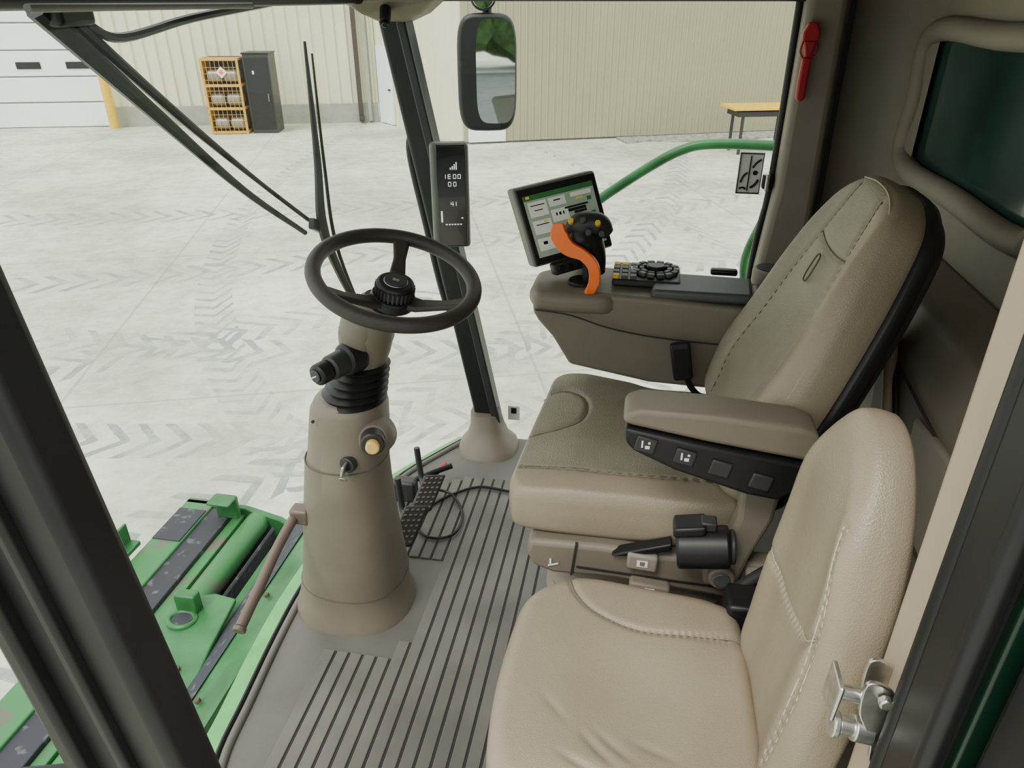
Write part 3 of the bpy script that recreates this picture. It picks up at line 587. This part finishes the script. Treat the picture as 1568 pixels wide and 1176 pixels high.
# console arm
ca=G('armrest_console')
prism('console_body',xz([(-.25,.79),(-.248,.815),(-.225,.838),(-.12,.850),(.05,.845),(.30,.830),(.38,.82),(.38,.60),(.06,.61),(-.15,.645),(-.195,.72),(-.235,.765)],1.715),(0,.215,0),trim,ca,.022,seg=4)
prism('console_front_nose',xy([(-.262,1.75),(-.245,1.705),(-.18,1.695),(-.06,1.70),(-.02,1.74),(-.04,1.90),(-.2,1.93),(-.26,1.87)],.795),(0,0,.052),trim,ca,.02,seg=4)
tube('console_seam',[(-.24,1.704,.80),(-.15,1.695,.795),(-.05,1.700,.765),(.08,1.706,.745),(.30,1.708,.735)],.002,blk2,ca,seg=6)
prism('console_pad',xy([(.045,1.725),(.29,1.725),(.30,1.86),(.085,1.87),(.05,1.80)],.838),(0,0,.026),dgrey,ca,.010)
prism('console_lid_rear',xy([(.30,1.72),(.46,1.74),(.46,1.92),(.31,1.90)],.81),(0,0,.025),blk2,ca,.01)
cylr('cup_holder',(.36,1.96,.80),(.36,1.96,.86),.045,trim_w,ca,.006); cylr('cup_holder_well',(.36,1.96,.861),(.36,1.96,.862),.035,blk,ca,0)
box('console_hinge',.20,.27,1.90,1.925,.85,.866,blk,ca,.006)
box('keypad_base',-.055,.12,1.775,1.925,.848,.868,blk2,ca,.01)
kc=V((.055,1.855,.868))
for ring,(r0,r1,nk) in enumerate(((.030,.042,10),(.046,.060,14))):
    for i in range(nk):
        a=2*math.pi*i/nk; rm=(r0+r1)/2; dd=V((math.cos(a),math.sin(a),0)); tt=V((-dd.y,dd.x,0))
        obox('key_%d_%d'%(ring,i),kc+dd*rm+V((0,0,.006)),dd*(r1-r0),tt*(2*math.pi*rm/nk*.8),V((0,0,.010)),dgrey if i%3 else grey,ca,.002)
cylr('key_dial',kc,kc+V((0,0,.018)),.024,blk,ca,.004)
for i in range(3):
    for j in range(4):
        obox('switch_%d_%d'%(i,j),(-.045+i*.022,1.79+j*.030,.873),(.016,0,0),(0,.022,0),(0,0,.010),(yellow if (i,j) in((0,0),(1,3),(0,3)) else (white if (i+j)%4==0 else dgrey)),ca,.002)
cylr('joystick_socket',(-.13,1.79,.845),(-.13,1.79,.858),.038,blk,ca,.004)
js=G('hydro_joystick')
tube('lever',[(-.115,1.79,.85),(-.12,1.785,.90),(-.125,1.775,.93)],[.016,.012,.014],blk,js)
tube('grip',[(-.090,1.77,.885),(-.100,1.765,.93),(-.118,1.76,.965),(-.132,1.755,.990),(-.135,1.75,1.018)],[.018,.028,.040,.042,.020],blk,js,seg=20)
tube('grip_head',[(-.170,1.75,.995),(-.140,1.75,1.012),(-.095,1.755,1.012),(-.070,1.76,.990)],[.014,.030,.030,.016],blk2,js,seg=16)
def strap(name,pts,ws,th,side,mat,par):
    P=cat(pts,6); n=len(P); vs=[]
    for i,p_ in enumerate(P):
        t_=(P[min(i+1,n-1)]-P[max(i-1,0)]).normalized(); sd=(V(side)-t_*V(side).dot(t_)).normalized(); nn=t_.cross(sd)
        f_=i/(n-1)*(len(ws)-1); k_=min(int(f_),len(ws)-2); w=ws[k_]+(ws[k_+1]-ws[k_])*(f_-k_)
        vs+=[p_-sd*w-nn*th,p_+sd*w-nn*th,p_+sd*w+nn*th,p_-sd*w+nn*th]
    fs=[(j*4+k,j*4+(k+1)%4,(j+1)*4+(k+1)%4,(j+1)*4+k) for j in range(n-1) for k in range(4)]+[(0,1,2,3),(4*n-4,4*n-1,4*n-2,4*n-3)]
    return mk(name,vs,fs,mat,par,bevel=.004)
strap('orange_guard',[(-.190,1.725,1.020),(-.186,1.72,.99),(-.163,1.715,.963),(-.125,1.710,.948),(-.100,1.710,.922),(-.095,1.715,.885),(-.104,1.72,.855),(-.114,1.73,.836)],[.013,.022,.019,.014,.014,.014,.012,.009],.007,(.8,-.1,.5),orange,js)
for q in ((-.160,1.732,1.022),(-.130,1.722,1.028),(-.095,1.730,1.020),(-.115,1.715,1.0),(-.085,1.728,.995)): cylr('thumb_button',q,(q[0],q[1]-.012,q[2]+.008),.007,(yellow if q[0]<-.155 or q[0]==-.095 else dgrey),js,.001,12)
mo=G('touchscreen_monitor')
a_=V((.190,.12,.030)); d_=V((-.061,.010,.190)); cM=V((-.187,1.845,.9975)); nM=a_.cross(d_).normalized()
if nM.y>0: nM=-nM
obox('housing',cM-nM*.024,a_*1.02,d_*1.03,nM*.046,grey,mo,.008); obox('bezel',cM,a_*.98,d_*.98,nM*.008,blk,mo,.006)
obox('screen',cM+nM*.0045,a_*.86,d_*.80,nM*.001,scr_bg,mo,0)
def ui(s,t_,w,h,mm,o=.0056): obox('ui',cM+a_*(.86*s)+d_*(.80*t_)+nM*o,a_*.86*w,d_*.80*h,nM*.0004,mm,mo,0)
ui(0,.46,1,.08,scr_g)
for (s,t_,w,h) in ((-.33,.27,.26,.24),(-.05,.32,.24,.14),(-.05,.10,.24,.2),(-.33,-.02,.26,.22),(-.33,-.3,.26,.2),(.30,.36,.3,.07),(.32,-.25,.3,.3),(0,-.3,.28,.2)): ui(s,t_,w,h,scr_w)
for (s,t_,w,h) in ((.20,.18,.34,.03),(.20,.13,.26,.05),(.24,.08,.18,.04),(-.33,.33,.2,.015),(-.33,.25,.12,.015),(-.33,.02,.18,.015),(-.36,-.28,.06,.05),(-.05,.34,.1,.02),(-.1,.12,.02,.05),(-.05,.12,.03,.05),(.0,.12,.02,.05),(.33,-.25,.2,.02),(.0,-.32,.15,.02)): ui(s,t_,w,h,scr_k,.006)
for (s,t_,w,h,mm) in ((-.44,.47,.05,.04,scr_y),(.40,.25,.06,.06,scr_g),(.42,.0,.06,.08,scr_g),(-.28,.06,.04,.04,scr_y),(.27,.29,.10,.03,scr_y),(.44,-.25,.05,.06,scr_y)): ui(s,t_,w,h,mm,.0064)
bl=cM-d_*.60; obox('button_bar',bl+nM*-.005,a_*.62,d_*.16,nM*.03,blk2,mo,.006)
for i in range(5): cylr('bar_button',bl+a_*(.11*(i-2))+nM*.01,bl+a_*(.11*(i-2))+nM*.015,.009,blk,mo,.001,12)
tube('mount_arm',[(-.15,1.90,.90),(-.14,1.92,.87),(-.12,1.90,.852)],.018,blk,mo)
bk=G('seat_belt_buckle'); obox('buckle',(.135,1.675,.70),(.048,0,.010),(0,.024,0),(.020,0,-.10),blk,bk,.008); obox('buckle_slot',(.125,1.662,.745),(.036,0,.007),(0,.003,0),(.002,0,-.012),blk2,bk,0)
tube('stalk',[(.15,1.68,.655),(.17,1.685,.62),(.20,1.69,.595),(.27,1.68,.585)],.008,blk,bk)
# ================================================================== BUDDY SEAT
bs=G('instructor_seat')
bc_=[(-.165,.96),(-.145,1.035),(-.09,1.085),(-.03,1.10),(.08,1.09),(.20,1.075),(.245,1.03),(.255,.85),(.255,.66),(.22,.60),(.05,.585),(-.10,.61),(-.155,.67),(-.172,.80)]
cre=[((-.02,.74),(.035,.685),.005),((.00,.75),(.06,.70),.004),((-.05,.70),(.01,.672),.005),((.06,.74),(.12,.715),.003),((-.09,.80),(-.05,.76),.003)]
def segd(x,y,a,b):
    ax,ay=a;bx,by=b; t=((x-ax)*(bx-ax)+(y-ay)*(by-ay))/((bx-ax)**2+(by-ay)**2); t=max(0,min(1,t))
    return math.hypot(x-ax-t*(bx-ax),y-ay-t*(by-ay)),t
def hf3(x,y):
    h=-.020*math.exp(-(((x-.04)/.10)**2+((y-.84)/.12)**2))+.006*math.exp(-(((x-.03)/.09)**2+((y-.69)/.03)**2))
    for a,b,d in cre:
        q,t=segd(x,y,a,b); h-=d*math.exp(-(q/.007)**2)*(.3+.7*math.sin(math.pi*max(.05,min(.95,t))))
    return h
cushion('seat_cushion',bc_,(0,0,.395),(1,0,0),(0,1,0),(0,0,1),.105,leather,bs,hf=hf3,edge=.14,dome=.012,seams=[[(-.075,1.085),(-.06,1.04),(-.02,.995),(.06,.965),(.16,.965),(.245,.97)],[(-.10,.63),(-.02,.665),(.06,.66),(.14,.64),(.22,.64)]],seam_mat=stitch_d,seam_r=.0009,grain=80)
bb=[(-.145,-.03),(-.168,.06),(-.170,.20),(-.155,.33),(-.125,.415),(-.075,.480),(-.01,.520),(.060,.515),(.110,.44),(.137,.33),(.152,.18),(.15,.06),(.135,-.03),(0,-.05)]
up2=V((.10,.02,.995)).normalized(); n2=V((-.995,-.0,.10)).normalized(); yv=up2.cross(n2); yv=yv if yv.y>0 else -yv
def hf4(u,v): return .014*math.exp(-((abs(u)-.13)/.04)**2)+.010*math.exp(-((v-.42)/.08)**2)
cushion('backrest',bb,(.312,.842,.50),yv,up2,n2,.062,leather,bs,hf=hf4,edge=.14,dome=.010,seams=[[(-.095,.425),(-.128,.32),(-.140,.18),(-.128,.0)],[(-.130,.27),(-.09,.235),(.0,.21),(.10,.20),(.145,.21)]],seam_mat=stitch,seam_r=.0011,dbl=(0,))
box('seat_pedestal',-.12,.26,.64,1.06,.0,.395,trim,bs,.02)
box('hinge_bracket',.22,.30,1.03,1.10,.42,.52,blk,bs,.008); box('hinge_bracket_rear',.25,.33,.72,.98,.38,.46,blk,bs,.01); tube('hinge_pin',[(.24,1.10,.50),(.30,1.14,.52)],.012,blk2,bs)
prism('backrest_support',xz([(.322,.40),(.330,.85),(.40,.85),(.40,.40)],.76),(0,.18,0),trim,bs,.012)
# ================================================================== FEEDER HOUSE / HEADER
fh=G('feeder_house')
box('top_plate',-1.83,-1.70,.2,2.28,-.46,-.42,green_r,fh,.006)
box('dirty_strip',-1.71,-1.60,.2,2.25,-.48,-.432,dirty,fh,.004)
box('ledge',-1.60,-1.555,.2,2.25,-.49,-.45,green_r,fh,.004)
tube('cross_tube',[(-1.50,.2,-.48),(-1.50,2.24,-.48)],.050,green_r,fh,sm=1,seg=24)
prism('channel_web',xz([(-1.44,-.52),(-1.41,-.46),(-1.40,-.47),(-1.42,-.56),(-1.30,-.60),(-1.30,-.62),(-1.44,-.60)],.2),(0,2.0,0),dirty,fh,.004)
box('front_drop',-1.84,-1.80,.2,2.28,-1.0,-.44,green,fh,.004)
prism('end_plate',xz([(-1.85,-.46),(-1.83,-.42),(-1.55,-.42),(-1.40,-.46),(-1.26,-.55),(-1.26,-.95),(-1.85,-.95)],2.24),(0,.03,0),green,fh,.006)
obox('end_tab',(-1.60,2.20,-.38),(.10,0,0),(0,.03,0),(0,0,.11),green,fh,.01); obox('end_tab_lip',(-1.60,2.17,-.33),(.10,0,0),(0,.07,0),(0,0,.012),green,fh,.005)
obox('angle_clip',(-1.86,1.86,-.40),(.05,0,0),(0,.18,0),(0,0,.02),green,fh,.004); obox('angle_clip_up',(-1.88,1.86,-.36),(.012,0,0),(0,.18,0),(0,0,.10),green,fh,.004)
obox('rust_plate',(-1.765,2.10,-.418),(.12,.0,0),(0,.20,0),(0,0,.006),dirty,fh,.002)
yy=1.40
prism('lift_bracket',[(-1.50,yy+.10,-.38),(-1.50,yy+.26,-.38),(-1.36,yy+.30,-.37),(-1.27,yy+.28,-.36),(-1.25,yy+.08,-.37),(-1.22,yy-.10,-.38),(-1.29,yy-.18,-.385),(-1.36,yy-.06,-.385),(-1.42,yy+.02,-.385)],(0,0,.02),green,fh,.006)
tube('bracket_boss',[( -1.41+.045*math.cos(a*math.pi/8),yy+.17+.035*math.sin(a*math.pi/8),-.355) for a in range(16)],.010,green,fh,closed=True,sm=2)
cylr('bracket_hole',(-1.41,yy+.17,-.352),(-1.41,yy+.17,-.350),.034,dirty,fh,0)
box('bracket_clevis',-1.45,-1.37,yy+.20,yy+.24,-.36,-.28,green,fh,.008)
for q in ((-1.31,1.38,-.36),(-1.28,1.33,-.36),(-1.30,1.27,-.362)): cylr('bracket_bolt',q,(q[0],q[1],q[2]+.012),.011,rust,fh,.002,6)
prism('rear_slope_plate',[(-1.34,.2,-.44),(-1.34,2.24,-.44),(-1.02,2.24,-.20),(-1.02,.2,-.20)],(0,0,-.03),green,fh,.004)
prism('rear_slope_grime',[(-1.27,.3,-.385),(-1.27,2.15,-.385),(-1.17,2.15,-.310),(-1.17,.3,-.310)],(0,0,.004),dirty,fh,0)
for i in range(4): cylr('flange_bolt',(-1.12,.8+i*.42,-.268),(-1.125,.8+i*.42,-.256),.010,rust,fh,.002,6)
box('throat_body',-1.80,-1.1,.3,2.2,-1.4,-.62,dirty,fh,.01)
prism('side_arm',[(-1.55,1.0,-.40),(-1.40,1.0,-.40),(-1.28,.5,-.40),(-1.5,.5,-.40)],(0,0,.03),green,fh,.01)
prism('side_bucket',[(-1.50,.98,-.36),(-1.36,1.02,-.36),(-1.30,.90,-.36),(-1.44,.86,-.36)],(0,0,.06),blk,fh,.01)
mb=G('machine_chassis'); box('under_frame',-.55,.72,.65,2.25,-.6,-.07,blk2,mb,.02); box('axle_beam',-.2,.6,.3,2.6,-1.2,-.7,green,mb,.03)
box('chassis_leg',0,.4,.9,1.9,-1.9,-1.2,green,mb,.02)
# ================================================================== LIGHT, WORLD, CAMERA
w=D.worlds.new('world'); S.world=w; w.use_nodes=True; nt=w.node_tree
bg=nt.nodes['Background']; bg.inputs[1].default_value=2.1
tc=nt.nodes.new('ShaderNodeTexCoord'); sp=nt.nodes.new('ShaderNodeSeparateXYZ'); rmp=nt.nodes.new('ShaderNodeValToRGB')
nt.links.new(tc.outputs['Generated'],sp.inputs[0]); nt.links.new(sp.outputs[2],rmp.inputs[0]); nt.links.new(rmp.outputs[0],bg.inputs[0])
rmp.color_ramp.elements[0].color=(.84,.89,.86,1); rmp.color_ramp.elements[1].color=(1,1.0,.95,1)
sl_=D.lights.new('overcast_sun','SUN'); sl_.energy=2.6; sl_.angle=math.radians(22); sl_.color=(1,.98,.91)
so=D.objects.new('overcast_sun',sl_); so.rotation_euler=V((.30,.60,-1)).to_track_quat('-Z','Y').to_euler(); so.location=(0,-5,10); COL.objects.link(so)
th=math.radians(28);ps=math.radians(10)
Fv=V((-math.sin(ps)*math.cos(th),math.cos(ps)*math.cos(th),-math.sin(th)))
cam=D.cameras.new('camera'); cam.sensor_width=36; cam.lens=1450/2048*36; cam.clip_start=.02; cam.clip_end=300
co=D.objects.new('camera',cam); co.location=(0,0,1.5); co.rotation_euler=Fv.to_track_quat('-Z','Y').to_euler(); COL.objects.link(co); S.camera=co
